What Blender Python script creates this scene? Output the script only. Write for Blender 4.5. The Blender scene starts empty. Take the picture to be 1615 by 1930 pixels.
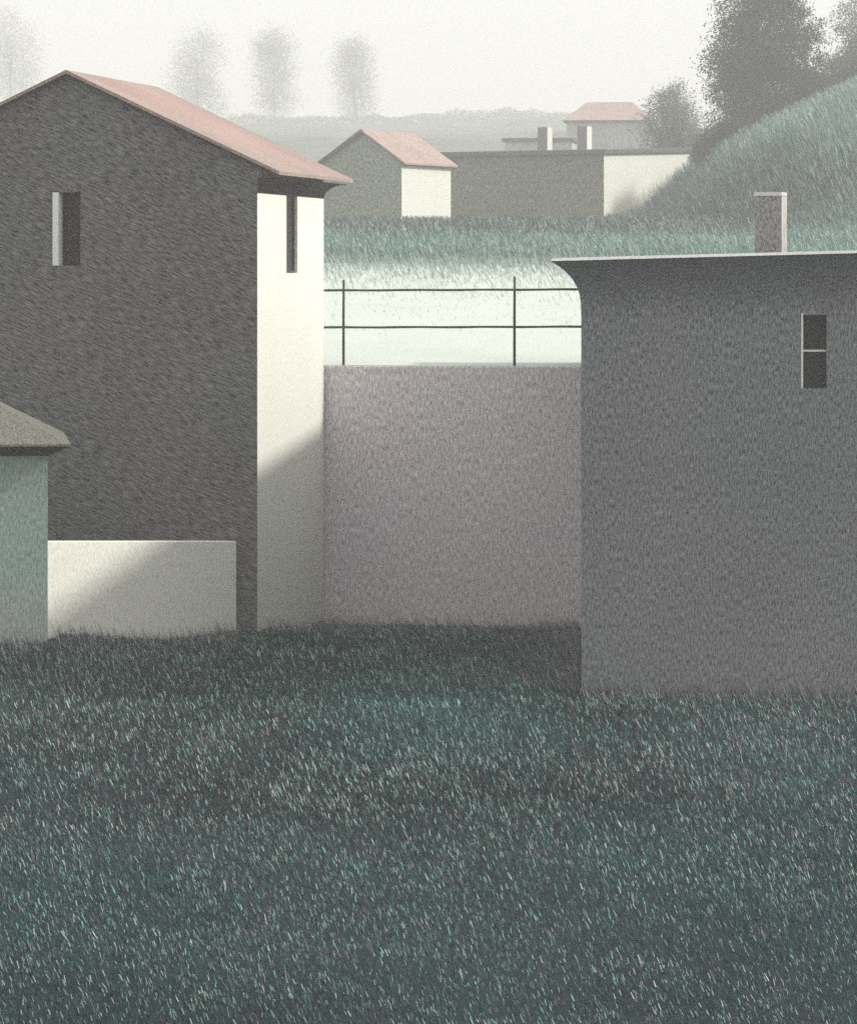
import bpy, math, random
import numpy as np
from mathutils import Vector, Matrix

random.seed(7)
RNG = np.random.default_rng(11)
S = bpy.context.scene
COL = S.collection
F = 6700.0            # focal length in photo pixels (photo 1615 wide)
EYE = 5.15            # camera height
HOR = 500.0           # eye-level row in the photo
rad = math.radians


def at(px, py, d):
    """photo pixel + real distance -> point in the place"""
    return Vector(((px - 807.5) / F * d, d, EYE + (HOR - py) / F * d))


# ------------------------------------------------------------------ scene graph helpers
def tag(o, label=None, cat=None, group=None, kind=None):
    if label: o['label'] = label
    if cat: o['category'] = cat
    if group: o['group'] = group
    if kind: o['kind'] = kind
    return o


def empty(name, loc, rz=0.0):
    o = bpy.data.objects.new(name, None)
    COL.objects.link(o)
    o.location = loc
    o.rotation_euler = (0, 0, rz)
    o.empty_display_size = 0.3
    return o


class MB:
    """collects faces into ONE mesh"""
    def __init__(self):
        self.v, self.f = [], []

    def face(self, *pts):
        n = len(self.v)
        self.v += [tuple(p) for p in pts]
        self.f.append(tuple(range(n, n + len(pts))))
        return self

    def box(self, x0, x1, y0, y1, z0, z1):
        n = len(self.v)
        self.v += [(x0, y0, z0), (x1, y0, z0), (x1, y1, z0), (x0, y1, z0),
                   (x0, y0, z1), (x1, y0, z1), (x1, y1, z1), (x0, y1, z1)]
        for q in ((0, 3, 2, 1), (4, 5, 6, 7), (0, 1, 5, 4), (1, 2, 6, 5), (2, 3, 7, 6), (3, 0, 4, 7)):
            self.f.append(tuple(n + i for i in q))
        return self

    def rings(self, rings, cap0=False, cap1=False):
        n = len(self.v)
        k = len(rings[0])
        for r in rings:
            self.v += [tuple(p) for p in r]
        for i in range(len(rings) - 1):
            for j in range(k):
                a, b = n + i * k + j, n + i * k + (j + 1) % k
                self.f.append((a, b, b + k, a + k))
        if cap0: self.f.append(tuple(n + j for j in reversed(range(k))))
        if cap1: self.f.append(tuple(n + (len(rings) - 1) * k + j for j in range(k)))
        return self

    def tube(self, pts, radii, seg=8):
        pts = [Vector(p) for p in pts]
        rr = []
        for i, p in enumerate(pts):
            t = (pts[min(i + 1, len(pts) - 1)] - pts[max(i - 1, 0)]).normalized()
            a = t.cross(Vector((0, 0, 1)) if abs(t.z) < .9 else Vector((0, 1, 0))).normalized()
            b = t.cross(a)
            rr.append([p + (a * math.cos(2 * math.pi * k / seg) + b * math.sin(2 * math.pi * k / seg)) * radii[i]
                       for k in range(seg)])
        return self.rings(rr, True, True)

    def build(self, name, mat, parent=None, bevel=0.0, smooth=False):
        me = bpy.data.meshes.new(name)
        me.from_pydata(self.v, [], self.f)
        me.validate()
        me.materials.append(mat)
        if smooth:
            me.polygons.foreach_set('use_smooth', [True] * len(me.polygons))
        o = bpy.data.objects.new(name, me)
        COL.objects.link(o)
        if parent: o.parent = parent
        if bevel:
            m = o.modifiers.new('bevel', 'BEVEL')
            m.width = bevel; m.segments = 2; m.limit_method = 'ANGLE'
            w = o.modifiers.new('weld', 'WELD'); w.merge_threshold = 1e-4
            o.modifiers.move(1, 0)
        return o


def quads_mesh(name, V, tint, mat, parent=None):
    """V: (n,4,3) quads, tint: (n,3) colour of each blade or leaf"""
    n = len(V)
    me = bpy.data.meshes.new(name)
    me.vertices.add(n * 4)
    me.vertices.foreach_set('co', V.reshape(-1).astype(np.float32))
    me.loops.add(n * 4)
    me.loops.foreach_set('vertex_index', np.arange(n * 4, dtype=np.int32))
    me.polygons.add(n)
    me.polygons.foreach_set('loop_start', np.arange(0, n * 4, 4, dtype=np.int32))
    me.update(calc_edges=True)
    at_ = me.attributes.new('tint', 'FLOAT_COLOR', 'POINT')
    c = np.ones((n, 4, 4), np.float32)
    c[:, :, :3] = tint[:, None, :]
    at_.data.foreach_set('color', c.reshape(-1))
    me.materials.append(mat)
    o = bpy.data.objects.new(name, me)
    COL.objects.link(o)
    if parent: o.parent = parent
    return o


# ------------------------------------------------------------------ materials
def plaster(name, dark, light, grain, stretch=(1, 1, 1), rot=0.0, rough=.92, bump=.25, blotch=.12, bscale=.6,
            lo=.36, hi=.64, tints=None, tscale=.28):
    """mineral surface: two-tone grain plus broad weathering; sizes in metres"""
    m = bpy.data.materials.new(name)
    m.use_nodes = True
    nt = m.node_tree
    N, L = nt.nodes, nt.links
    b = N['Principled BSDF']
    b.inputs['Roughness'].default_value = rough
    b.inputs['Specular IOR Level'].default_value = .15
    tc = N.new('ShaderNodeTexCoord')
    mp = N.new('ShaderNodeMapping')
    mp.inputs['Rotation'].default_value = (0, rot, 0)
    mp2 = N.new('ShaderNodeMapping')
    mp2.inputs['Scale'].default_value = tuple(1.0 / (grain * s) for s in stretch)
    L.new(tc.outputs['Object'], mp.inputs['Vector'])
    L.new(mp.outputs['Vector'], mp2.inputs['Vector'])
    n1 = N.new('ShaderNodeTexNoise')
    n1.inputs['Scale'].default_value = 1.0
    n1.inputs['Detail'].default_value = 3.0
    n1.inputs['Roughness'].default_value = .7
    L.new(mp2.outputs['Vector'], n1.inputs['Vector'])
    r = N.new('ShaderNodeValToRGB')
    r.color_ramp.elements[0].position = lo
    r.color_ramp.elements[1].position = hi
    r.color_ramp.elements[0].color = (*dark, 1)
    r.color_ramp.elements[1].color = (*light, 1)
    L.new(n1.outputs['Fac'], r.inputs['Fac'])
    n2 = N.new('ShaderNodeTexNoise')
    n2.inputs['Scale'].default_value = bscale
    n2.inputs['Detail'].default_value = 5.0
    L.new(tc.outputs['Object'], n2.inputs['Vector'])
    mr = N.new('ShaderNodeMapRange')
    mr.inputs['From Min'].default_value = .25
    mr.inputs['From Max'].default_value = .75
    mr.inputs['To Min'].default_value = 1 - blotch
    mr.inputs['To Max'].default_value = 1 + blotch
    L.new(n2.outputs['Fac'], mr.inputs['Value'])
    mx = N.new('ShaderNodeVectorMath')
    mx.operation = 'SCALE'
    L.new(r.outputs['Color'], mx.inputs[0])
    L.new(mr.outputs['Result'], mx.inputs['Scale'])
    colour = mx.outputs['Vector']
    if tints:      # slow drift between two washes of the same tone
        n3 = N.new('ShaderNodeTexNoise')
        n3.inputs['Scale'].default_value = tscale
        n3.inputs['Detail'].default_value = 3.0
        mp3 = N.new('ShaderNodeMapping')
        mp3.inputs['Location'].default_value = (3.1, 7.7, 1.9)
        L.new(tc.outputs['Object'], mp3.inputs['Vector'])
        L.new(mp3.outputs['Vector'], n3.inputs['Vector'])
        r3 = N.new('ShaderNodeValToRGB')
        r3.color_ramp.elements[0].position = .38
        r3.color_ramp.elements[1].position = .62
        r3.color_ramp.elements[0].color = (*tints[0], 1)
        r3.color_ramp.elements[1].color = (*tints[1], 1)
        L.new(n3.outputs['Fac'], r3.inputs['Fac'])
        m3 = N.new('ShaderNodeVectorMath')
        m3.operation = 'MULTIPLY'
        L.new(mx.outputs['Vector'], m3.inputs[0])
        L.new(r3.outputs['Color'], m3.inputs[1])
        colour = m3.outputs['Vector']
    L.new(colour, b.inputs['Base Color'])
    if bump:
        bp = N.new('ShaderNodeBump')
        bp.inputs['Strength'].default_value = bump
        bp.inputs['Distance'].default_value = grain * .5
        L.new(n1.outputs['Fac'], bp.inputs['Height'])
        L.new(bp.outputs['Normal'], b.inputs['Normal'])
    return m


def leafy(name, rough=.75, translucent=.25):
    m = bpy.data.materials.new(name)
    m.use_nodes = True
    nt = m.node_tree
    N, L = nt.nodes, nt.links
    b = N['Principled BSDF']
    b.inputs['Roughness'].default_value = rough
    b.inputs['Specular IOR Level'].default_value = .2
    a = N.new('ShaderNodeAttribute')
    a.attribute_name = 'tint'
    L.new(a.outputs['Color'], b.inputs['Base Color'])
    t = N.new('ShaderNodeBsdfTranslucent')
    L.new(a.outputs['Color'], t.inputs['Color'])
    mix = N.new('ShaderNodeMixShader')
    mix.inputs['Fac'].default_value = translucent
    L.new(b.outputs[0], mix.inputs[1])
    L.new(t.outputs[0], mix.inputs[2])
    L.new(mix.outputs[0], N['Material Output'].inputs['Surface'])
    return m


def glass(name):
    m = bpy.data.materials.new(name)
    m.use_nodes = True
    b = m.node_tree.nodes['Principled BSDF']
    b.inputs['Base Color'].default_value = (.022, .016, .019, 1)
    b.inputs['Roughness'].default_value = .35
    b.inputs['Specular IOR Level'].default_value = .25
    return m


def GR(d, px=3.6): return px * d / F      # a grain that shows at the same fineness at any distance


LIME = ((.66, .655, .60), (.89, .885, .82))
M = dict(
    gable=plaster('shaded_combed_render', (.022, .0205, .022), (.33, .32, .325), GR(50, 2.7), (8, 1, 1), rad(-24), lo=.35, hi=.74, bump=.2, tints=((1.04, .97, 1.0), (.96, 1.01, .99)), tscale=.4),  # shade of the unlit gable put into the colour, with combed hatching
    lime=plaster('limewash', *LIME, GR(50), (1, 1, 2), bump=.15, blotch=.04),
    roof=plaster('faded_terracotta', (.22, .158, .146), (.47, .372, .345), GR(50, 3.2), (1, 1, 1), bump=.3, blotch=.12, tints=((1.03, .95, .95), (.95, 1, .98))),
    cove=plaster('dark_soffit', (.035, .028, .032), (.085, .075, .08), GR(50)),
    block=plaster('blue_grey_stucco', (.042, .0445, .048), (.37, .38, .39), GR(43, 2.8), (1, 1, 4.0), lo=.33, hi=.70, blotch=.08, bump=.2, tints=((1.02, .985, 1.0), (.955, 1.01, 1.02)), tscale=.33),
    edge=plaster('zinc_edge', (.40, .40, .40), (.62, .62, .61), GR(43)),
    rwall=plaster('lilac_render', (.33, .31, .325), (.92, .875, .905), GR(54, 3.0), (1, 1, 4.0), lo=.34, hi=.66, blotch=.05, bump=.2, tints=((1.0, .965, 1.01), (1.0, .99, .995)), tscale=.4),
    hut=plaster('teal_wash', (.16, .205, .19), (.43, .50, .475), GR(46, 3.0), (1, 1, 4.0), lo=.34, hi=.66, tints=((.90, 1.05, 1.0), (1.1, .99, 1.0)), tscale=.8),
    hutroof=plaster('olive_slate', (.07, .07, .06), (.25, .25, .22), GR(46, 3.4)),
    iron=plaster('dark_iron', (.045, .05, .047), (.09, .10, .095), GR(54)),
    white=plaster('white_paint', (.70, .70, .68), (.84, .84, .81), GR(50)),
    chim=plaster('shaded_chimney_render', (.10, .10, .103), (.34, .335, .34), GR(46, 3.0), (1, 1, 2)),  # dark tone paints the shaded chimney fronts
    gable2=plaster('shaded_green_render', (.10, .115, .095), (.43, .47, .39), GR(160, 3.0), (1, 1, 2), lo=.36, hi=.66),  # green grey, darkened to paint the cottage gable's shade
    lime2=plaster('cream_wash', *LIME, GR(160), bump=.1, blotch=.05, bscale=.3),
    roof2=plaster('pale_terracotta', (.27, .19, .175), (.52, .395, .37), GR(180, 3.2), bump=.3),
    olive=plaster('shaded_olive_render', (.035, .037, .030), (.29, .295, .235), GR(200, 3.0), (1, 1, 3), lo=.36, hi=.66, bscale=.25),  # olive, with the shade of the barn's unlit front in its colour
    slab=plaster('dark_roof_slab', (.07, .07, .07), (.14, .14, .135), GR(200)),
    farwall=plaster('grey_wash', (.30, .29, .28), (.50, .49, .48), GR(300), (1, 1, 3)),
    turf=plaster('dark_turf', (.004, .010, .013), (.022, .040, .047), GR(38, 4), bump=.6, blotch=.3, bscale=.35),
    hill=plaster('meadow_turf', (.05, .064, .060), (.16, .185, .172), GR(110, 4), bump=.5, blotch=.35, bscale=.08),
    gravel=plaster('pale_gravel', (.46, .51, .475), (.66, .70, .66), GR(60), bump=.3, blotch=.05),
    bark=plaster('bark', (.03, .028, .026), (.08, .075, .07), .15),
    blade=leafy('grass_blade', .6, .2),
    leaf=leafy('leaf'),
    glass=glass('dark_glass'),
)

# ------------------------------------------------------------------ ground
WALL_T = math.tan(rad(6))
def wall_y(x): return 54.25 - (x + 1.6) * WALL_T
def sm(t):
    t = np.clip(t, 0, 1)
    return t * t * (3 - 2 * t)

PD = [50, 54.2, 62, 72, 90, 120, 160, 200, 240, 300, 420, 560, 700, 800, 1000, 1500]
PZ = [3.3, 3.58, 4.25, 4.92, 5.5, 6.15, 6.9, 7.3, 8.6, 11.5, 18.0, 26.0, 33.0, 32.0, 26.0, 26.0]
def bump2(x, y, s): return np.sin(x / s + 1.3) * np.cos(y / s * .8 + .4) + .5 * np.sin(x / s * 2.3 + y / s * 1.7)

def back_z(x, y):
    x = np.asarray(x, float); y = np.asarray(y, float)
    z = np.interp(y, PD, PZ)
    # round the knees of the profile
    z = (z + np.interp(y - 5, PD, PZ) + np.interp(y + 5, PD, PZ)) / 3 if True else z
    HX = [-50, 9.2, 11.2, 12.8, 14.0, 15.4, 18, 21, 28, 60]
    HZ = [0, 0, .20, .9, 2.6, 4.1, 5.4, 6.7, 9.6, 12]
    hx_ = (np.interp(x, HX, HZ) + np.interp(x - .8, HX, HZ) + np.interp(x + .8, HX, HZ)) / 3
    hill = hx_ * sm((y - 72) / 80) * (1 - .75 * sm((y - 190) / 60))
    z = z + hill - 6.0 * sm((x - 5) / 60) * sm((y - 400) / 200)
    z = z + bump2(x, y, 9) * .10 * sm((y - 60) / 30) + bump2(x, y, 31) * .5 * sm((y - 250) / 100)
    return z

def lawn_z(x, y):
    x = np.asarray(x, float); y = np.asarray(y, float)
    z = .32 * sm((-x - 3.4) / 1.6) * sm((y - 40) / 6)
    z = z - .36 * sm((y - 49) / 5) * sm((x + 3.2) / 1.5)
    z = z + bump2(x, y, 2.7) * .03
    return z

def sheet(name, xs, ys, zf, mat, warp=None):
    X, Y = np.meshgrid(xs, ys)
    if warp: Y = warp(X, Y)
    Z = zf(X, Y)
    V = np.stack([X, Y, Z], -1).reshape(-1, 3)
    nx = len(xs)
    f = [(j * nx + i, j * nx + i + 1, (j + 1) * nx + i + 1, (j + 1) * nx + i)
         for j in range(len(ys) - 1) for i in range(nx - 1)]
    me = bpy.data.meshes.new(name)
    me.from_pydata(V.tolist(), [], f)
    me.materials.append(mat)
    me.polygons.foreach_set('use_smooth', [True] * len(f))
    o = bpy.data.objects.new(name, me)
    COL.objects.link(o)
    o['kind'] = 'structure'
    return o

def warp_back(X, Y):
    return Y + (wall_y(X) - 54.25) * np.clip(1 - (Y - 54.25) / 60, 0, 1)

xs_near = np.concatenate([np.linspace(-120, -16, 14)[:-1], np.linspace(-16, 16, 81), np.linspace(16, 120, 14)[1:]])
sheet('lawn', xs_near, np.concatenate([np.linspace(-40, 15, 8)[:-1], np.linspace(15, 54.45, 90)]), lawn_z, M['turf'],
      lambda X, Y: np.where(Y > 40, Y + (wall_y(X) - 54.25) * (Y - 40) / 14.45, Y))
PATH_END = 79.0
sheet('terrace', xs_near, np.linspace(54.35, PATH_END, 16), back_z, M['gravel'], warp_back)
xs_far = np.concatenate([np.linspace(-700, -60, 20)[:-1], np.linspace(-60, 60, 81), np.linspace(60, 700, 20)[1:]])
sheet('hillside', xs_far, np.concatenate([np.linspace(PATH_END, 260, 90), np.linspace(260, 860, 60)[1:],
      np.linspace(860, 1500, 8)[1:]]), back_z, M['hill'], warp_back)

# ------------------------------------------------------------------ grass
def blades(name, X, Y, Z, h, w, tint, lean=.40, leanj=.15, yawj=1.0):
    n = len(X)
    yaw = RNG.normal(0.25, yawj, n)
    ux, uy = np.cos(yaw), np.sin(yaw)
    lx = -(lean + RNG.normal(0, leanj, n)) * h
    ly = RNG.normal(0, .25, n) * h
    base = np.stack([X, Y, Z - .02], -1)
    tip = base + np.stack([lx, ly, h], -1)
    side = np.stack([ux, uy, np.zeros(n)], -1) * (w / 2)[:, None]
    V = np.stack([base - side, base + side, tip + side * .45, tip - side * .45], 1)
    return quads_mesh(name, V, tint, M['blade'])

def vnoise(x, y, s, seed):
    r = np.random.default_rng(seed)
    g = r.random((64, 64))
    u, v = x / s + 1000, y / s + 1000
    i, j = np.floor(u).astype(int), np.floor(v).astype(int)
    a, b = sm(u - i), sm(v - j)
    G = lambda p, q: g[p % 64, q % 64]
    return (G(i, j) * (1 - a) + G(i + 1, j) * a) * (1 - b) + (G(i, j + 1) * (1 - a) + G(i + 1, j + 1) * a) * b

def in_buildings(X, Y):
    hut = (X < -4.80) & (Y > 45.5) & (Y < 50.5)
    def loc(ox, oy, a):
        hx, hy = X - ox, Y - oy
        c, s_ = math.cos(rad(a)), math.sin(rad(a))
        return hx * c - hy * s_, hx * s_ + hy * c
    lu, lv = loc(-2.407, 50, 11)
    bu, bv = loc(1.83, 42.6, 2.6)
    return hut, (lu < .02) & (lv > -.02), (bu > -.02) & (bv > -.02) & (bu < 7.2), lu, lv, bu, bv

def lawn_tint(X, Y, u):
    n = len(X)
    big = vnoise(X, Y * .7, 2.1, 3)
    mid = vnoise(X, Y * .6, .6, 4)
    hue = vnoise(X, Y * .5, 3.2, 8)
    t = np.array([.007, .017, .021]) * RNG.uniform(.3, 2.0, n)[:, None]
    teal = u > .50 - .35 * (big - .5)
    t[teal] = (np.array([.022, .072, .074]) * RNG.uniform(.3, 2.1, n)[:, None])[teal]
    mauve = (u > .40) & (u < .40 + .22 * (hue > .5))
    t[mauve] = (np.array([.080, .066, .076]) * RNG.uniform(.4, 1.6, n)[:, None])[mauve]
    slate = (u > .40 - .12 - .16 * sm((X + 2) / 5)) & (u < .40)
    t[slate] = (np.array([.050, .092, .125]) * RNG.uniform(.4, 1.6, n)[:, None])[slate]
    pale = u < .125 + .14 * (mid - .45)
    pc = np.where((RNG.random(n) < .25 + .6 * big)[:, None], np.array([.27, .52, .47]), np.array([.50, .51, .50]))
    pc = pc * (.32 + 1.25 * RNG.random(n) ** 1.5)[:, None]
    t[pale] = pc[pale]
    return t, pale

def lawn_grass():
    n = 560000
    d = RNG.uniform(21.5 ** 1.25, 54.0 ** 1.25, n) ** .8
    X = d * RNG.uniform(-.20, .20, n)
    Y = d
    hut, house, block_, *_ = in_buildings(X, Y)
    k = (Y < wall_y(X) - .10) & ~(hut | house | block_)
    X, Y = X[k], Y[k]
    n = len(X)
    sc = Y / 34.0
    h = RNG.uniform(.030, .080, n) * sc ** .75
    w = RNG.uniform(.006, .0115, n) * sc ** .9
    t, pale = lawn_tint(X, Y, RNG.random(n))
    patch = (.45 + .95 * vnoise(X, Y * .55, 1.9, 31))[:, None]
    t = np.where(pale[:, None], t, t * patch)
    w[pale] *= 1.3
    h[pale] *= 1.1
    # taller thin stems left standing along the foot of every wall
    m_ = 190000
    xs = RNG.uniform(-6.2, 6.2, m_); ys = RNG.uniform(41.6, 54.4, m_)
    hut, house, block_, lu, lv, bu, bv = in_buildings(xs, ys)
    dh = np.minimum(np.where(lu < 0, np.abs(lv), 9), np.where(lv > 0, np.abs(lu), 9))
    db = np.minimum(np.where(bu > 0, np.abs(bv), 9), np.where(bv > 0, np.abs(bu), 9))
    dw = wall_y(xs) - ys
    ga = np.abs((ys - 49.85) - (xs + 2.68) * (4.05 / 2.46)) / 1.93
    ga = np.where((xs < -2.6) & (xs > -5.4), ga, 9)
    dd = np.minimum(np.minimum(dh, db), np.minimum(dw, ga))
    k = (dw > .05) & ~(hut | house | block_) & (RNG.random(m_) < np.exp(-dd / .8)) & (dd < 2.6)
    xs, ys, dd = xs[k], ys[k], dd[k]
    q = len(xs)
    hh = np.minimum(.05 + RNG.exponential(.075, q) * (.4 + .6 * np.exp(-dd / .4)), .26)
    ww = RNG.uniform(.005, .009, q)
    tt = np.array([.17, .158, .164]) * RNG.uniform(.2, 1.9, q)[:, None]
    g = RNG.random(q) < .3
    tt[g] = (np.array([.06, .11, .11]) * RNG.uniform(.4, 1.8, q)[:, None])[g]
    p = RNG.random(q) < .16
    tt[p] = np.array([.55, .55, .54])
    X, Y = np.concatenate([X, xs]), np.concatenate([Y, ys])
    h, w, t = np.concatenate([h, hh]), np.concatenate([w, ww]), np.concatenate([t, tt])
    o = blades('lawn_grass', X, Y, lawn_z(X, Y), h, w, t, lean=.36, leanj=.14, yawj=.9)
    tag(o, 'dark blue green lawn grass flecked with pale blades in the foreground', 'grass', kind='stuff')

def hill_grass():
    n = 292000
    d = 57 + (215 - 57) * RNG.random(n) ** 1.45
    X = d * RNG.uniform(-.18, .18, n)
    Y = d
    dens = sm((d + 7 * (vnoise(X, Y, 2.5, 9) - .5) - 60) / 22)
    k = RNG.random(n) < np.maximum(dens, .03 * (d > 60))
    X, Y = X[k], Y[k]
    n = len(X)
    Z = back_z(X, Y)
    sc = Y / 100.0
    h = RNG.uniform(.16, .40, n) * sc ** .9 * (.30 + .60 * sm((Y - 60) / 26))
    w = RNG.uniform(.017, .034, n) * sc
    u = RNG.random(n)
    big = vnoise(X, Y * .6, 12, 5)
    mead = np.exp(-((Y - 96) / 20) ** 2) + sm((X - 12.6) / 4) * sm((Y - 112) / 26) + .25 * (big - .5)
    t = np.where((RNG.random(n) < .5)[:, None], np.array([.040, .042, .046]), np.array([.085, .082, .088])) * RNG.uniform(.4, 1.7, n)[:, None]
    teal = u > .80 - .58 * np.clip(mead, 0, 1)
    t[teal] = (np.array([.12, .245, .22]) * RNG.uniform(.4, 1.7, n)[:, None])[teal]
    pale = u < .15 + .20 * np.clip(mead, 0, 1)
    t[pale] = (np.array([.50, .56, .53]) * RNG.uniform(.4, 1.25, n)[:, None])[pale]
    f_ = (sm((Y - 62 + 8 * (big - .5)) / 24) * (RNG.random(n) < sm((Y - 56) / 22) + .15))[:, None]
    t = t * f_ + (np.array([.50, .58, .54]) * RNG.uniform(.75, 1.1, n)[:, None]) * (1 - f_)
    o = blades('meadow_grass', X, Y, Z, h, w, t, lean=.38)
    tag(o, 'long teal and pale meadow grass on the slope behind the railing', 'grass', kind='stuff')

lawn_grass()
hill_grass()


# ------------------------------------------------------------------ building helpers
def wall_hole(mb, poly_top, x0, x1, zb, hx0, hx1, hz0, hz1, y, depth, top_fn):
    """front face (plane y) from x0..x1 up to top_fn, with one rectangular opening and its reveal"""
    P = lambda x, z: (x, y, z)
    mb.face(P(x0, zb), P(hx0, zb), P(hx0, top_fn(hx0)), P(x0, top_fn(x0)))
    mb.face(P(hx1, zb), P(x1, zb), P(x1, top_fn(x1)), P(hx1, top_fn(hx1)))
    mb.face(P(hx0, zb), P(hx1, zb), P(hx1, hz0), P(hx0, hz0))
    tops = [P(px, top_fn(px)) for px in poly_top if hx0 < px < hx1]
    mb.face(P(hx0, hz1), P(hx1, hz1), P(hx1, top_fn(hx1)), *tops, P(hx0, top_fn(hx0)))
    Q = lambda x, z: (x, y + depth, z)
    mb.face(P(hx0, hz0), P(hx1, hz0), Q(hx1, hz0), Q(hx0, hz0))
    mb.face(P(hx0, hz1), Q(hx0, hz1), Q(hx1, hz1), P(hx1, hz1))
    mb.face(P(hx0, hz0), Q(hx0, hz0), Q(hx0, hz1), P(hx0, hz1))
    mb.face(P(hx1, hz0), P(hx1, hz1), Q(hx1, hz1), Q(hx1, hz0))


def gable_roof(mb, xl, xr, xm, y0, y1, zr, slope, th):
    """two slopes with thickness; eaves at xl, xr"""
    zl, zrr = zr - slope * (xm - xl), zr - slope * (xr - xm)
    for x, z in ((xl, zl), (xr, zrr)):
        a, b = (x, y0, z), (x, y1, z)
        c, d = (xm, y1, zr), (xm, y0, zr)
        dn = lambda p: (p[0], p[1], p[2] - th)
        top = (a, b, c, d) if x < xm else (d, c, b, a)
        mb.face(*(top if x > xm else top[::-1]))
        mb.face(*(dn(p) for p in (a, b, c, d)))
        mb.face(a, d, dn(d), dn(a))
        mb.face(b, dn(b), dn(c), c)
        mb.face(a, dn(a), dn(b), b)


# ------------------------------------------------------------------ tall house
def tall_house():
    r = empty('farmhouse', (-2.407, 50.0, 0.0), -rad(11))
    tag(r, 'tall farmhouse with gable darkened as shade, white sunlit side wall and pink roof', 'house')
    W, L, xm = 5.54, 4.25, -2.77
    zr, sl, th = 7.93, .468, .05
    roofz = lambda x: zr - sl * abs(x - xm) - th
    g = MB()
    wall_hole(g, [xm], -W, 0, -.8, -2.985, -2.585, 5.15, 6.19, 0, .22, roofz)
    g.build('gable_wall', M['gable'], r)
    s = MB()
    # side wall x=0 with its slit window
    wy0, wy1, wz0, wz1 = 1.78, 2.48, 5.04, 6.17
    zt = 6.62
    s.face((0, 0, -.8), (0, wy0, -.8), (0, wy0, zt), (0, 0, zt))
    s.face((0, wy1, -.8), (0, L, -.8), (0, L, zt), (0, wy1, zt))
    s.face((0, wy0, -.8), (0, wy1, -.8), (0, wy1, wz0), (0, wy0, wz0))
    s.face((0, wy0, wz1), (0, wy1, wz1), (0, wy1, zt), (0, wy0, zt))
    D = -.07
    s.face((0, wy0, wz0), (0, wy1, wz0), (D, wy1, wz0), (D, wy0, wz0))
    s.face((0, wy0, wz0), (D, wy0, wz0), (D, wy0, wz1), (0, wy0, wz1))
    s.face((0, wy1, wz0), (0, wy1, wz1), (D, wy1, wz1), (D, wy1, wz0))
    s.face((0, wy0, wz1), (D, wy0, wz1), (D, wy1, wz1), (0, wy1, wz1))
    s.face((-W, L, -.8), (-W, 0, -.8), (-W, 0, zt), (-W, L, zt))
    s.face((0, L, -.8), (-W, L, -.8), (-W, L, roofz(-W)), (xm, L, roofz(xm)), (0, L, roofz(0)))
    s.build('side_wall', M['lime'], r)
    ro = MB()
    gable_roof(ro, -W - .34, .34, xm, -.10, L + .55, zr, sl, th)
    rf = ro.build('roof', M['roof'], r)
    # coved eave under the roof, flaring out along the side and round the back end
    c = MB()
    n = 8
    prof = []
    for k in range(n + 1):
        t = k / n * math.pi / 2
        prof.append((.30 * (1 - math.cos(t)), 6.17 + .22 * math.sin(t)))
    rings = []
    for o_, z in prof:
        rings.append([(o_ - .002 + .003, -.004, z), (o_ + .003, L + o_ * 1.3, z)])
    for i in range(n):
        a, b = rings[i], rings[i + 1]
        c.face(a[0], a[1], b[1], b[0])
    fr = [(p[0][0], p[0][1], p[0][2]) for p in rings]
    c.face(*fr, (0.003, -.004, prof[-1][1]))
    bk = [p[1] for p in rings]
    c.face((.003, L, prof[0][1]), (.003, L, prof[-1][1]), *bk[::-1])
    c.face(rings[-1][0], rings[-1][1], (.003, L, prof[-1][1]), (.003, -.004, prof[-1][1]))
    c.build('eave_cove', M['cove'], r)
    f = MB()   # front window: pale left jamb and dark panes
    f.box(-2.985, -2.90, -.035, .215, 5.15, 6.19)
    w = f.build('window', M['white'], r)
    MB().box(-2.895, -2.59, .17, .20, 5.152, 6.188).build('pane', M['glass'], w)
    f = MB()
    def rr_(x, e): return [(x, wy0 + e, wz0 + e), (x, wy1 - e, wz0 + e), (x, wy1 - e, wz1 - e), (x, wy0 + e, wz1 - e)]
    f.rings([rr_(-.04, .004), rr_(-.055, .004), rr_(-.055, .04), rr_(-.04, .04), rr_(-.04, .004)])
    w = f.build('window', M['iron'], r)
    MB().box(-.068, -.057, wy0 + .003, wy1 - .003, wz0 + .003, wz1 - .003).build('pane', M['glass'], w)
tall_house()


# ------------------------------------------------------------------ low garden wall in front of the gable
def garden_wall():
    a = at(446, 1020, 49.85); b = at(60, 1020, 45.8)
    o = empty('garden_wall', (a.x, a.y, 0))
    dx, dy = b.x - a.x, b.y - a.y
    ln = math.hypot(dx, dy)
    nx, ny = dy / ln, -dx / ln          # away from the sun side
    if nx > 0: nx, ny = -nx, -ny
    t = .22
    P = [Vector((0, 0, 0)), Vector((dx, dy, 0)), Vector((dx + nx * t, dy + ny * t, 0)), Vector((nx * t, ny * t, 0))]
    zt = [a.z, b.z, b.z, a.z]
    mb = MB()
    mb.rings([[Vector((p.x, p.y, -.6)) for p in P], [Vector((p.x, p.y, z)) for p, z in zip(P, zt)]], True, True)
    mb.build('wall', M['lime'], o, bevel=.015)
    bpy.data.objects.remove(o) if False else None
    tag(o, 'low white garden wall at the foot of the dark gable, half in shadow', 'wall')
garden_wall()


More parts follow.
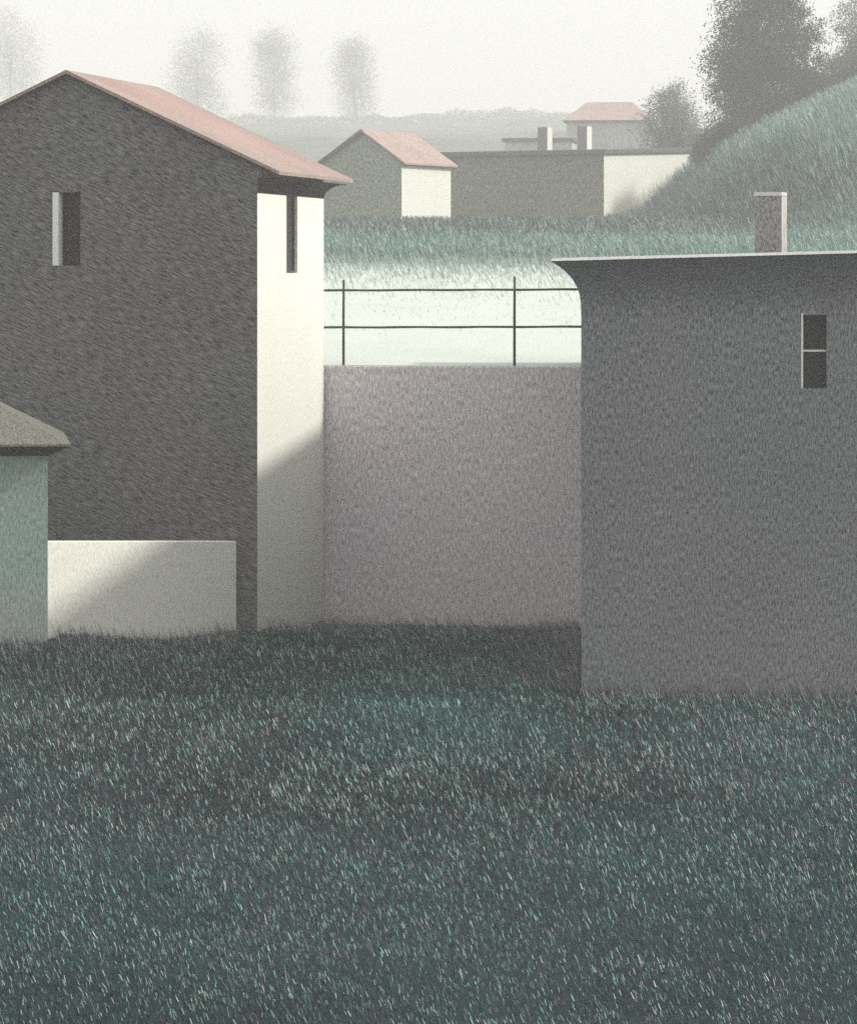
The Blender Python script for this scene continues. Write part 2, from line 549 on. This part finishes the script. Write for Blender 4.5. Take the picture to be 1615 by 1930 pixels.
# ------------------------------------------------------------------ hut at the left edge
def hut():
    c = at(90, 1195, 45.6)
    r = empty('hut', (c.x, c.y, 0.25), rad(7.5))
    tag(r, 'small teal washed hut with olive hipped roof beside the low white wall', 'hut')
    W, D = 3.0, 2.6
    zt = 5.15 - 359 / F * 45.6 - .25
    mb = MB()
    mb.rings([[(-W, 0, -.8), (0, 0, -.8), (0, D, -.8), (-W, D, -.8)], [(-W, 0, zt), (0, 0, zt), (0, D, zt), (-W, D, zt)]], False, True)
    mb.build('wall', M['hut'], r)
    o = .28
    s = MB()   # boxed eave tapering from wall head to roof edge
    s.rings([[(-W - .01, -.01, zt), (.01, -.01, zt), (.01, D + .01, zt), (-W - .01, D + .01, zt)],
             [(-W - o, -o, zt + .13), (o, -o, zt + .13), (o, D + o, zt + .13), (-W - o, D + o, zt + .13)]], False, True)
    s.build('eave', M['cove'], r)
    z0 = zt + .133
    ap = (D / 2 + o)
    rise = ap * .50 + .10
    rf = MB()
    A = [(-W - o - .01, -o - .01, z0), (o + .01, -o - .01, z0), (o + .01, D + o + .01, z0), (-W - o - .01, D + o + .01, z0)]
    B = [(p[0], p[1], z0 + .03) for p in A]
    rf.rings([A, B], True, False)
    r0, r1 = (-W / 2 - .15, D / 2, z0 + rise), (-W / 2 + .15, D / 2, z0 + rise)
    rf.face(B[0], B[1], r1, r0); rf.face(B[1], B[2], r1); rf.face(B[2], B[3], r0, r1); rf.face(B[3], B[0], r0)
    rf.build('roof', M['hutroof'], r)
hut()


# ------------------------------------------------------------------ retaining wall and railing
def retaining():
    r = empty('retaining_wall', (0, wall_y(0), 0))
    ang = -math.atan(WALL_T)
    r.rotation_euler = (0, 0, ang)
    mb = MB()
    z = 3.62
    mb.box(-42, 42, 0, .28, -1.2, z)
    mb.build('wall', M['rwall'], r, bevel=.02)
    tag(r, 'tall lilac grey retaining wall below the railing between the two big buildings', 'wall')
    f = empty('railing', (0, wall_y(0) + .14, z))
    f.rotation_euler = (0, 0, ang)
    tag(f, 'thin dark two rail railing standing on the lilac retaining wall', 'railing')
    x0, x1 = at(606, 0, 54.3).x, at(1135, 0, 53.9).x
    s = F / 54.2
    for px, h in ((646, 162 / s), (970, 168 / s)):
        x = at(px, 0, 54.2).x
        m = MB()
        m.tube([(x, 0, -.03), (x, 0, h * .6), (x + .004, 0, h)], [.021, .020, .018])
        m.build('post', M['iron'], f, smooth=True)
    for h in (72 / s, 142 / s):
        m = MB()
        k = 14
        pts = [(x0 + (x1 - x0) * i / k, -.03, h + .003 * math.sin(i * 1.7) + .02 * i / k) for i in range(k + 1)]
        m.tube(pts, [.0175 + .0015 * math.sin(i * 2.1) for i in range(k + 1)])
        m.build('rail', M['iron'], f, smooth=True)
retaining()


# ------------------------------------------------------------------ grey block with coved cornice (right)
def block():
    r = empty('coved_building', (1.83, 42.6, 0), -rad(2.6))
    tag(r, 'large blue grey flat roofed building with flaring coved cornice and one narrow window', 'building')
    W, D = 7.2, 12.0
    s = F / 42.6
    ztop = 5.15 + (500 - 487) / s
    zb = ztop - 106 / s
    fall = .026
    hx0, hx1 = (1508 - 1095) / s, (1556 - 1095) / s
    hz0, hz1 = 5.15 - 231 / s, 5.15 - 90 / s
    mb = MB()
    zt = zb + .02
    wall_hole(mb, [], 0, W, -1.0, hx0, hx1, hz0, hz1, 0, .14, lambda x: zt if x < 10 else zt)
    mb.face((W, 0, -1), (W, D, -1), (W, D, zt), (W, 0, zt))
    mb.face((W, D, -1), (0, D, -1), (0, D, zt), (W, D, zt))
    mb.face((0, D, -1), (0, 0, -1), (0, 0, zt), (0, D, zt))
    mb.build('wall', M['block'], r)
    c = MB()
    rings = []
    n = 14
    H = ztop - zb
    for k in range(n + 1):
        t = k / n
        off = .36 * (t ** 3.0) + .003
        z = lambda x: zb + H * t * .97 + fall * (x) * t
        fo = .40 * (t ** 1.9) + .003
        rings.append([(-off, -fo, z(-off)), (W + off, -fo, z(W + off)), (W + off, D + off * .2, z(W)), (-off, D + off * .2, z(-off))])
    c.rings(rings, False, True)
    o = c.build('cornice', M['block'], r)
    e = MB()
    off = .363
    R = []
    for o_, dz in ((off, -.002), (off + .012, .0), (off - .025, .034)):
        z = lambda x: zb + H * .97 + fall * x + dz
        R.append([(-o_, -o_ - .04, z(-o_)), (W + o_, -o_ - .04, z(W + o_)), (W + o_, D + .075, z(W)), (-o_, D + .075, z(-o_))])
    e.rings(R, True, True)
    e.build('roof_edge', M['edge'], r)
    f = MB()
    f.box(hx0, hx0 + .022, -.012, .135, hz0, hz1)
    w = f.build('window', M['white'], r)
    MB().box(hx0 + .024, hx1 - .002, .09, .115, (hz0 + hz1) / 2 - .012, (hz0 + hz1) / 2 + .012).build('glazing_bar', M['white'], w)
    MB().box(hx0 + .024, hx1 - .002, .12, .135, hz0 + .002, hz1 - .002).build('pane', M['glass'], w)
    # chimney
    d = 45.0
    p = at(1452, 470, d)
    ch = empty('chimney', (p.x, p.y, 0))
    s2 = F / d
    cm = MB()
    q = Matrix.Rotation(-rad(17), 4, 'Z')
    def ringz(hw, hd, z): return [Vector((p.x, p.y, 0)) + q @ Vector(v) + Vector((0, 0, z)) for v in ((-hw, -hd, 0), (hw, -hd, 0), (hw, hd, 0), (-hw, hd, 0))]
    z1 = 5.15 + 138 / s2
    hw, hd = .168, .16
    bpy.data.objects.remove(ch)
    inv = (Matrix.Translation((1.83, 42.6, 0)) @ Matrix.Rotation(-rad(2.6), 4, 'Z')).inverted()
    cm.rings([[inv @ v for v in ringz(hw, hd, zz)] for zz in (5.0, z1 - .05)], False, True)
    co = cm.build('chimney', M['chim'], r, bevel=.008)
    sp = MB()
    def ringp(z): return [Vector((p.x, p.y, z)) + q @ Vector(v) for v in ((hw + .001, -hd + .004, 0), (hw + .010, -hd + .004, 0), (hw + .010, hd - .004, 0), (hw + .001, hd - .004, 0))]
    sp.rings([[inv @ v for v in ringp(zz)] for zz in (5.0, z1 - .052)], True, True)
    sp.build('lit_side_face', M['farwall'], co)  # pale strip paints the sunlit side of the chimney
    cm = MB()
    cm.rings([[inv @ v for v in ringz(hw + .012, hd + .012, zz)] for zz in (z1 - .048, z1)], True, True)
    cm.build('chimney_cap', M['edge'], co, bevel=.006)
block()


# ------------------------------------------------------------------ small house on the slope
def small_house():
    d = 160.0
    s = F / d
    c = at(757, 400, d)
    r = empty('cottage', (c.x, c.y, 0), -rad(25))
    tag(r, 'small cottage on the slope with green grey gable darkened as shade, cream side wall and pink roof', 'house')
    hw = (757 - 680) / s / math.cos(rad(25))
    L = 5.3
    zb = 6.0
    zr = 5.15 + (500 - 243) / s + .05
    ze = 5.15 + (500 - 306) / s
    ov = .22
    sl = (zr - ze) / (hw + ov)
    th = .14
    rz = lambda x: zr - sl * abs(x + hw) - th
    g = MB()
    g.face((-2 * hw, 0, zb), (0, 0, zb), (0, 0, rz(0)), (-hw, 0, rz(-hw)), (-2 * hw, 0, rz(-2 * hw)))
    g.build('gable_wall', M['gable2'], r)
    w = MB()
    w.face((0, 0, zb), (0, L, zb), (0, L, rz(0)), (0, 0, rz(0)))
    w.face((0, L, zb), (-2 * hw, L, zb), (-2 * hw, L, rz(-2 * hw)), (-hw, L, rz(-hw)), (0, L, rz(0)))
    w.face((-2 * hw, L, zb), (-2 * hw, 0, zb), (-2 * hw, 0, rz(0)), (-2 * hw, L, rz(0)))
    w.build('side_wall', M['lime2'], r)
    m = MB()
    gable_roof(m, -2 * hw - ov, ov, -hw, -.12, L + .3, zr, sl, th * .6)
    rf = m.build('roof', M['roof2'], r)
    e = MB()
    e.box(.004, ov - .03, -.1, L + .25, rz(0) - .12, rz(0) - .03)
    e.build('eave', M['slab'], r)
    e = MB()    # dark barge board on the left verge
    P = lambda x, dz, y: (x, y, zr - sl * abs(x + hw) + dz)
    xl = -2 * hw - ov
    e.face(P(xl, .03, -.14), P(-hw + .1, .03, -.14), P(-hw + .1, -.14, -.14), P(xl, -.14, -.14))
    e.face(P(xl, .03, -.14), P(xl, .03, .05), P(-hw + .1, .03, .05), P(-hw + .1, .03, -.14))
    e.build('barge_board', M['slab'], r)
small_house()


# ------------------------------------------------------------------ long flat building
def long_building():
    d = 196.0
    s = F / d
    c = at(1138, 400, d)
    th = rad(30)
    r = empty('flat_roofed_barn', (c.x, c.y, 0), -th)
    tag(r, 'long olive grey flat roofed barn with front darkened as shade, cream end wall and two chimneys behind the slope', 'barn')
    W = (1138 - 815) / s / math.cos(th)
    L = (1312 - 1138) / s / math.sin(th) * 1.06
    zb, zt = 5.5, 5.15 + (500 - 290) / s
    zr = zt + .036 * L            # the roof rises slightly towards the back
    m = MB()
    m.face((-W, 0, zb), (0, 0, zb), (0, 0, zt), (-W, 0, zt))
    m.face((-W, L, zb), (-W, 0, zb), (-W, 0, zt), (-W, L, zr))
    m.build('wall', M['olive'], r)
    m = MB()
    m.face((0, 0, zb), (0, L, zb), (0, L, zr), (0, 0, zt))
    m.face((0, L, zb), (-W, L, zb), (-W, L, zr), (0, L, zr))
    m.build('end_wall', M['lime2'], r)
    m = MB()
    zz = lambda y, d_: zt + .036 * y + d_
    lo_ = [(-W - .25, -.25, zz(-.25, .002)), (.18, -.25, zz(-.25, .002)), (.18, L + .25, zz(L + .25, .002)), (-W - .25, L + .25, zz(L + .25, .002))]
    m.rings([lo_, [(p[0], p[1], p[2] + .28) for p in lo_]], True, True)
    m.build('roof_slab', M['slab'], r, bevel=.05)
    inv = (Matrix.Translation((c.x, c.y, 0)) @ Matrix.Rotation(-th, 4, 'Z')).inverted()
    for px0, px1, py in ((1013, 1040, 239), (1088, 1114, 237)):
        dd = d + 4.0 + (1 if px0 > 1050 else 0)
        p = at((px0 + px1) / 2, 280, dd)
        z1 = at(0, py, dd).z
        l = inv @ Vector((p.x, p.y, 0))
        m = MB()
        m.box(l.x - .30, l.x + .30, l.y - .30, l.y + .30, zt + .2, z1)
        ch = m.build('chimney', M['chim'], r, bevel=.03)
        MB().box(l.x + .302, l.x + .33, l.y - .28, l.y + .28, zt + .31, z1 - .02).build('lit_side_face', M['lime2'], ch)  # cream strip stands for sunlight on the chimney's right side
long_building()


def hip_house():
    d = 300.0
    s = F / d
    c = at(1068, 280, d)
    r = empty('hipped_house', (c.x, c.y, 0), -rad(6))
    tag(r, 'distant grey house with pink hipped roof rising above the flat roofed barn', 'house')
    W = (1222 - 1068) / s
    D = 6.0
    zb = 10.0
    ze = 5.15 + (500 - 229) / s
    zr = 5.15 + (500 - 189) / s
    m = MB()
    # front wall with one doorway-like dark window
    wx0, wx1 = 1.1, 1.75
    wall_hole(m, [], 0, W, zb, wx0, wx1, ze - 1.9, ze - .35, 0, .2, lambda x: ze)
    m.face((W, 0, zb), (W, D, zb), (W, D, ze), (W, 0, ze))
    m.face((W, D, zb), (0, D, zb), (0, D, ze), (W, D, ze))
    m.face((0, D, zb), (0, 0, zb), (0, 0, ze), (0, D, ze))
    m.build('wall', M['farwall'], r)
    MB().box(wx0, wx1, .16, .19, ze - 1.9, ze - .35).build('window', M['glass'], r)
    o = .3
    A = [(-o, -o, ze), (W + o, -o, ze), (W + o, D + o, ze), (-o, D + o, ze)]
    B = [(p[0], p[1], ze + .12) for p in A]
    e = MB(); e.rings([A, B], True, True); e.build('eave', M['slab'], r)
    B = [(p[0], p[1], ze + .125) for p in A]
    r0, r1 = (1.5, D / 2, zr), (W - 1.5, D / 2, zr)
    m = MB()
    m.face(B[0], B[1], r1, r0); m.face(B[1], B[2], r1); m.face(B[2], B[3], r0, r1); m.face(B[3], B[0], r0)
    m.face(*B[::-1])
    m.build('roof', M['roof2'], r)

    d = 262.0
    s = F / d
    c = at(945, 280, d)
    q = empty('flat_shed', (c.x, c.y, 0), -rad(8))
    tag(q, 'low distant shed with dark flat roof left of the hipped house', 'shed')
    W = 5.2
    zt = 5.15 + (500 - 266) / s
    MB().box(.25, W, .2, 4, 8.5, zt).build('wall', M['farwall'], q)
    MB().box(0, W + .2, 0, 4.2, zt + .003, zt + .26).build('roof_slab', M['slab'], q, bevel=.04)
hip_house()


# ------------------------------------------------------------------ trees
def tree(name, px, py_base, d, label, group, H, blobs, n, leaf, tone, trunk_r=.2, per=70, spread=.35, z=None):
    """blobs: list of (dx, dz, rx, rz) ellipsoids in metres relative to the foot"""
    p = at(px, py_base, d)
    zz = float(back_z(p.x, p.y)) - .1 if z is None else z
    r = empty(name, (p.x, p.y, zz))
    tag(r, label, 'tree', group)
    lo = min(b[1] - b[3] for b in blobs)
    m = MB()
    top = H * .7
    m.tube([(0, 0, -.3), (.03, 0, H * .2), (-.05, .04, H * .45), (.04, 0, top)],
           [trunk_r * 1.25, trunk_r, trunk_r * .7, trunk_r * .2], 9)
    for k in range(9):
        t = RNG.uniform(.22, .7)
        a = RNG.uniform(0, 6.28)
        b = blobs[k % len(blobs)]
        e = Vector((b[0] + math.cos(a) * b[2] * .65, math.sin(a) * b[2] * .6, b[1] + RNG.uniform(-.2, .5) * b[3]))
        s0 = Vector((0, 0, H * t * .8))
        m.tube([s0, (s0 + e) / 2 + Vector((0, 0, .25)), e], [trunk_r * .45, trunk_r * .28, trunk_r * .08], 6)
    m.build('trunk', M['bark'], r, smooth=True)
    vol = np.array([b[2] ** 2 * b[3] for b in blobs]); vol = vol / vol.sum()
    nc = max(26, int(n / per))
    bi = RNG.choice(len(blobs), nc, p=vol)
    u = RNG.normal(size=(nc, 3)); u /= np.linalg.norm(u, axis=1)[:, None]
    rr = RNG.random(nc) ** .38
    B = np.array(blobs)
    C = np.stack([B[bi, 0] + u[:, 0] * rr * B[bi, 2], u[:, 1] * rr * B[bi, 2] * .95, B[bi, 1] + u[:, 2] * rr * B[bi, 3]], -1)
    ci = RNG.integers(0, nc, n)
    cs = RNG.uniform(.6, 1.35, nc)
    P = C[ci] + np.clip(RNG.normal(size=(n, 3)), -1.9, 1.9) * (spread * cs[ci])[:, None] * np.array([1, 1, .8])
    nrm = RNG.normal(size=(n, 3)); nrm /= np.linalg.norm(nrm, axis=1)[:, None]
    a = np.cross(nrm, RNG.normal(size=(n, 3))); a /= np.linalg.norm(a, axis=1)[:, None]
    b = np.cross(nrm, a)
    sz = leaf * RNG.uniform(.6, 1.4, n)
    a = a * sz[:, None]; b = b * (sz * .6)[:, None]
    V = np.stack([P - a, P - b * .9, P + a, P + b * .9], 1)
    ct = RNG.uniform(.6, 1.5, nc)
    t = np.array(tone)[None] * (ct[ci] * RNG.uniform(.7, 1.3, n))[:, None]
    quads_mesh('crown', V, t, M['leaf'], r)
    return r


G1 = 'hazy trees on the far ridge'
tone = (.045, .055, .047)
mist = [
    ('poplar_tree', 20, 690, 'broad misty tree at the edge above the tall house roof', 24, [(0, 14, 6.0, 8.0), (1.5, 7, 5.5, 6.5), (-1.5, 19, 4.2, 5.0)]),
    ('poplar_tree', 372, 705, 'faint round headed tree behind the pink slope of the tall house roof', 20, [(.6, 14.2, 4.6, 5.6), (-1.6, 8.6, 4.8, 5.0), (1.2, 4.5, 4.6, 5.2)]),
    ('poplar_tree', 517, 712, 'faint upright oval tree between two other misty trees on the ridge', 20, [(0, 13.4, 4.3, 6.4), (.2, 6.4, 4.0, 6.0), (-.2, 16.5, 3.4, 3.8)]),
    ('poplar_tree', 668, 720, 'faintest slim misty tree on the ridge straight above the cottage', 18, [(-.2, 12.0, 4.0, 5.8), (.4, 5.8, 3.8, 5.6), (-.3, 14.8, 3.0, 3.2)]),
]
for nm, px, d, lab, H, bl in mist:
    tree(nm, px, 240, d, lab, G1, H, bl, 17000, .13, (.15, .16, .15) if px > 100 else (.26, .27, .26), .13, per=14, spread=1.35)  # pale leaf colour paints part of the haze

G2 = 'trees along the right hill'
tree('oak_tree', 1428, 200, 186, 'large dark tree cut off by the top of the picture on the hill crest', G2, 11,
     [(0, 5.2, 2.5, 3.4), (-.5, 2.0, 2.1, 2.0), (.5, 7.8, 2.1, 2.4), (-1.0, 3.8, 1.9, 2.2), (1.3, 2.6, 2.0, 2.2), (-.2, .9, 2.3, 1.0), (.9, .8, 2.2, .9), (1.9, 4.6, 1.7, 2.4), (2.2, 1.8, 1.7, 1.6)],
     84000, .062, (.056, .062, .06), .24, per=90, spread=.33)
tree('oak_tree', 1268, 275, 225, 'mid grey rounded tree beside the pink hipped roof', G2, 7.4,
     [(-.1, 3.9, 1.9, 2.2), (-.8, 2.0, 1.6, 1.7), (1.0, 2.3, 2.0, 1.9), (0, 5.3, 1.4, 1.2), (.2, 1, 2.2, 1.0)], 34000, .062, (.19, .19, .188), .2, per=90, spread=.35)
tree('oak_tree', 1618, 130, 215, 'pale grey tree at the far right edge beyond the hill crest', G2, 9,
     [(0, 5.4, 1.3, 3.0), (.6, 3.2, 1.6, 2.2)], 18000, .065, (.17, .178, .172), .2, spread=.32)
tree('oak_tree', 1572, 140, 198, 'low spreading grey tree between the large dark tree and the right edge', G2, 3.6,
     [(0, 1.3, 1.7, 1.3), (1.3, 1.8, 1.6, 1.3), (-1.3, .8, 1.3, 1.0)], 20000, .062, (.13, .138, .134), .14, spread=.3)


b_ = tree('shading_bush', 1342, 200, 188, 'low dark clump added for the shading on the bank edge left below the large dark tree', None, 2.2,
     [(-.5, .3, .5, .4), (0, .7, .7, .7), (.6, 1.3, .8, 1.0), (.5, .4, .9, .6)], 13000, .06, (.05, .05, .052), .07, per=90, spread=.28)  # added clump whose dark leaves stand in for shading on the bank
b_['category'] = 'shading_bush'


def ridge_wood():
    n = 60000
    X = RNG.uniform(-150, 70, n)
    Y = 712 + RNG.normal(0, 9, n)
    top = 1.0 + 1.2 * vnoise(X, X * 0, 7, 21) + .8 * vnoise(X, X * 0, 2.6, 22)
    Z = back_z(X, Y) + top * RNG.random(n) ** .8
    P = np.stack([X, Y, Z], -1)
    a = RNG.normal(size=(n, 3)); a /= np.linalg.norm(a, axis=1)[:, None]
    b = np.cross(a, RNG.normal(size=(n, 3))); b /= np.linalg.norm(b, axis=1)[:, None]
    s = RNG.uniform(.10, .24, n)[:, None]
    V = np.stack([P - a * s, P - b * s * .6, P + a * s, P + b * s * .6], 1)
    t = np.array([.24, .25, .24])[None] * RNG.uniform(.6, 1.5, n)[:, None]  # light grey leaves, some of the haze painted into their colour
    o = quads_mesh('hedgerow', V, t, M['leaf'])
    tag(o, 'misty grey scrub covering the far ridge under the faint trees', 'scrub', kind='stuff')
ridge_wood()

# ------------------------------------------------------------------ air
def haze():
    mb = MB()
    mb.box(-760, 760, -60, 1560, -4, 58)
    m = bpy.data.materials.new('haze')
    m.use_nodes = True
    nt = m.node_tree
    nt.nodes.remove(nt.nodes['Principled BSDF'])
    v = nt.nodes.new('ShaderNodeVolumePrincipled')
    v.inputs['Color'].default_value = (.985, .985, .975, 1)
    v.inputs['Density'].default_value = .0016
    v.inputs['Anisotropy'].default_value = 0.0
    nt.links.new(v.outputs[0], nt.nodes['Material Output'].inputs['Volume'])
    o = mb.build('haze', m)
    tag(o, 'thin pale haze filling the air of the whole place', 'haze', kind='stuff')
haze()

# ------------------------------------------------------------------ light, sky, camera
EL, AZ = rad(35.1), rad(-.5)     # sun to the right, almost square to the view
sv = Vector((math.cos(EL) * math.cos(AZ), -math.cos(EL) * math.sin(AZ), math.sin(EL)))
sun = bpy.data.lights.new('sun', 'SUN')
sun.energy = 3.45
sun.angle = rad(3.8)
sun.color = (1.0, .965, .87)
so = bpy.data.objects.new('sun', sun)
COL.objects.link(so)
so.rotation_euler = sv.to_track_quat('Z', 'Y').to_euler()
so.location = (30, 40, 40)

w = bpy.data.worlds.new('World')
S.world = w
w.use_nodes = True
nt = w.node_tree
sky = nt.nodes.new('ShaderNodeTexSky')
sky.sky_type = 'NISHITA'
sky.sun_disc = False
sky.sun_elevation = EL
sky.sun_rotation = math.pi / 2 - AZ
sky.air_density = 1.0
sky.dust_density = 4.0
sky.ozone_density = 1.0
hs = nt.nodes.new('ShaderNodeHueSaturation')
hs.inputs['Saturation'].default_value = .25
nt.links.new(sky.outputs[0], hs.inputs['Color'])
bg = nt.nodes['Background']
bg.inputs['Strength'].default_value = .15
veil = nt.nodes.new('ShaderNodeMix')       # thin even cloud veil over the clear sky
veil.data_type = 'RGBA'
veil.inputs['Factor'].default_value = .85
for i_ in veil.inputs:
    if i_.name == 'B' and i_.type == 'RGBA': i_.default_value = (7.8, 7.72, 7.46, 1)
    if i_.name == 'A' and i_.type == 'RGBA': nt.links.new(hs.outputs[0], i_)
out_ = [o_ for o_ in veil.outputs if o_.type == 'RGBA'][0]
nt.links.new(out_, bg.inputs['Color'])

cam = bpy.data.cameras.new('camera')
cam.sensor_fit = 'HORIZONTAL'
cam.sensor_width = 36.0
cam.lens = 36.0 * F / 1615.0
cam.shift_y = -(965.0 - HOR) / 1615.0
cam.clip_start = .5
cam.clip_end = 4000
co = bpy.data.objects.new('camera', cam)
COL.objects.link(co)
co.location = (0, 0, EYE)
co.rotation_euler = (math.pi / 2, 0, 0)
S.camera = co

S.view_settings.view_transform = 'Standard'
S.view_settings.look = 'None'
S.view_settings.exposure = 0.0
S.view_settings.gamma = 1.0
S.render.engine = 'CYCLES'
S.cycles.use_denoising = False
S.cycles.max_bounces = 8
S.cycles.volume_bounces = 4
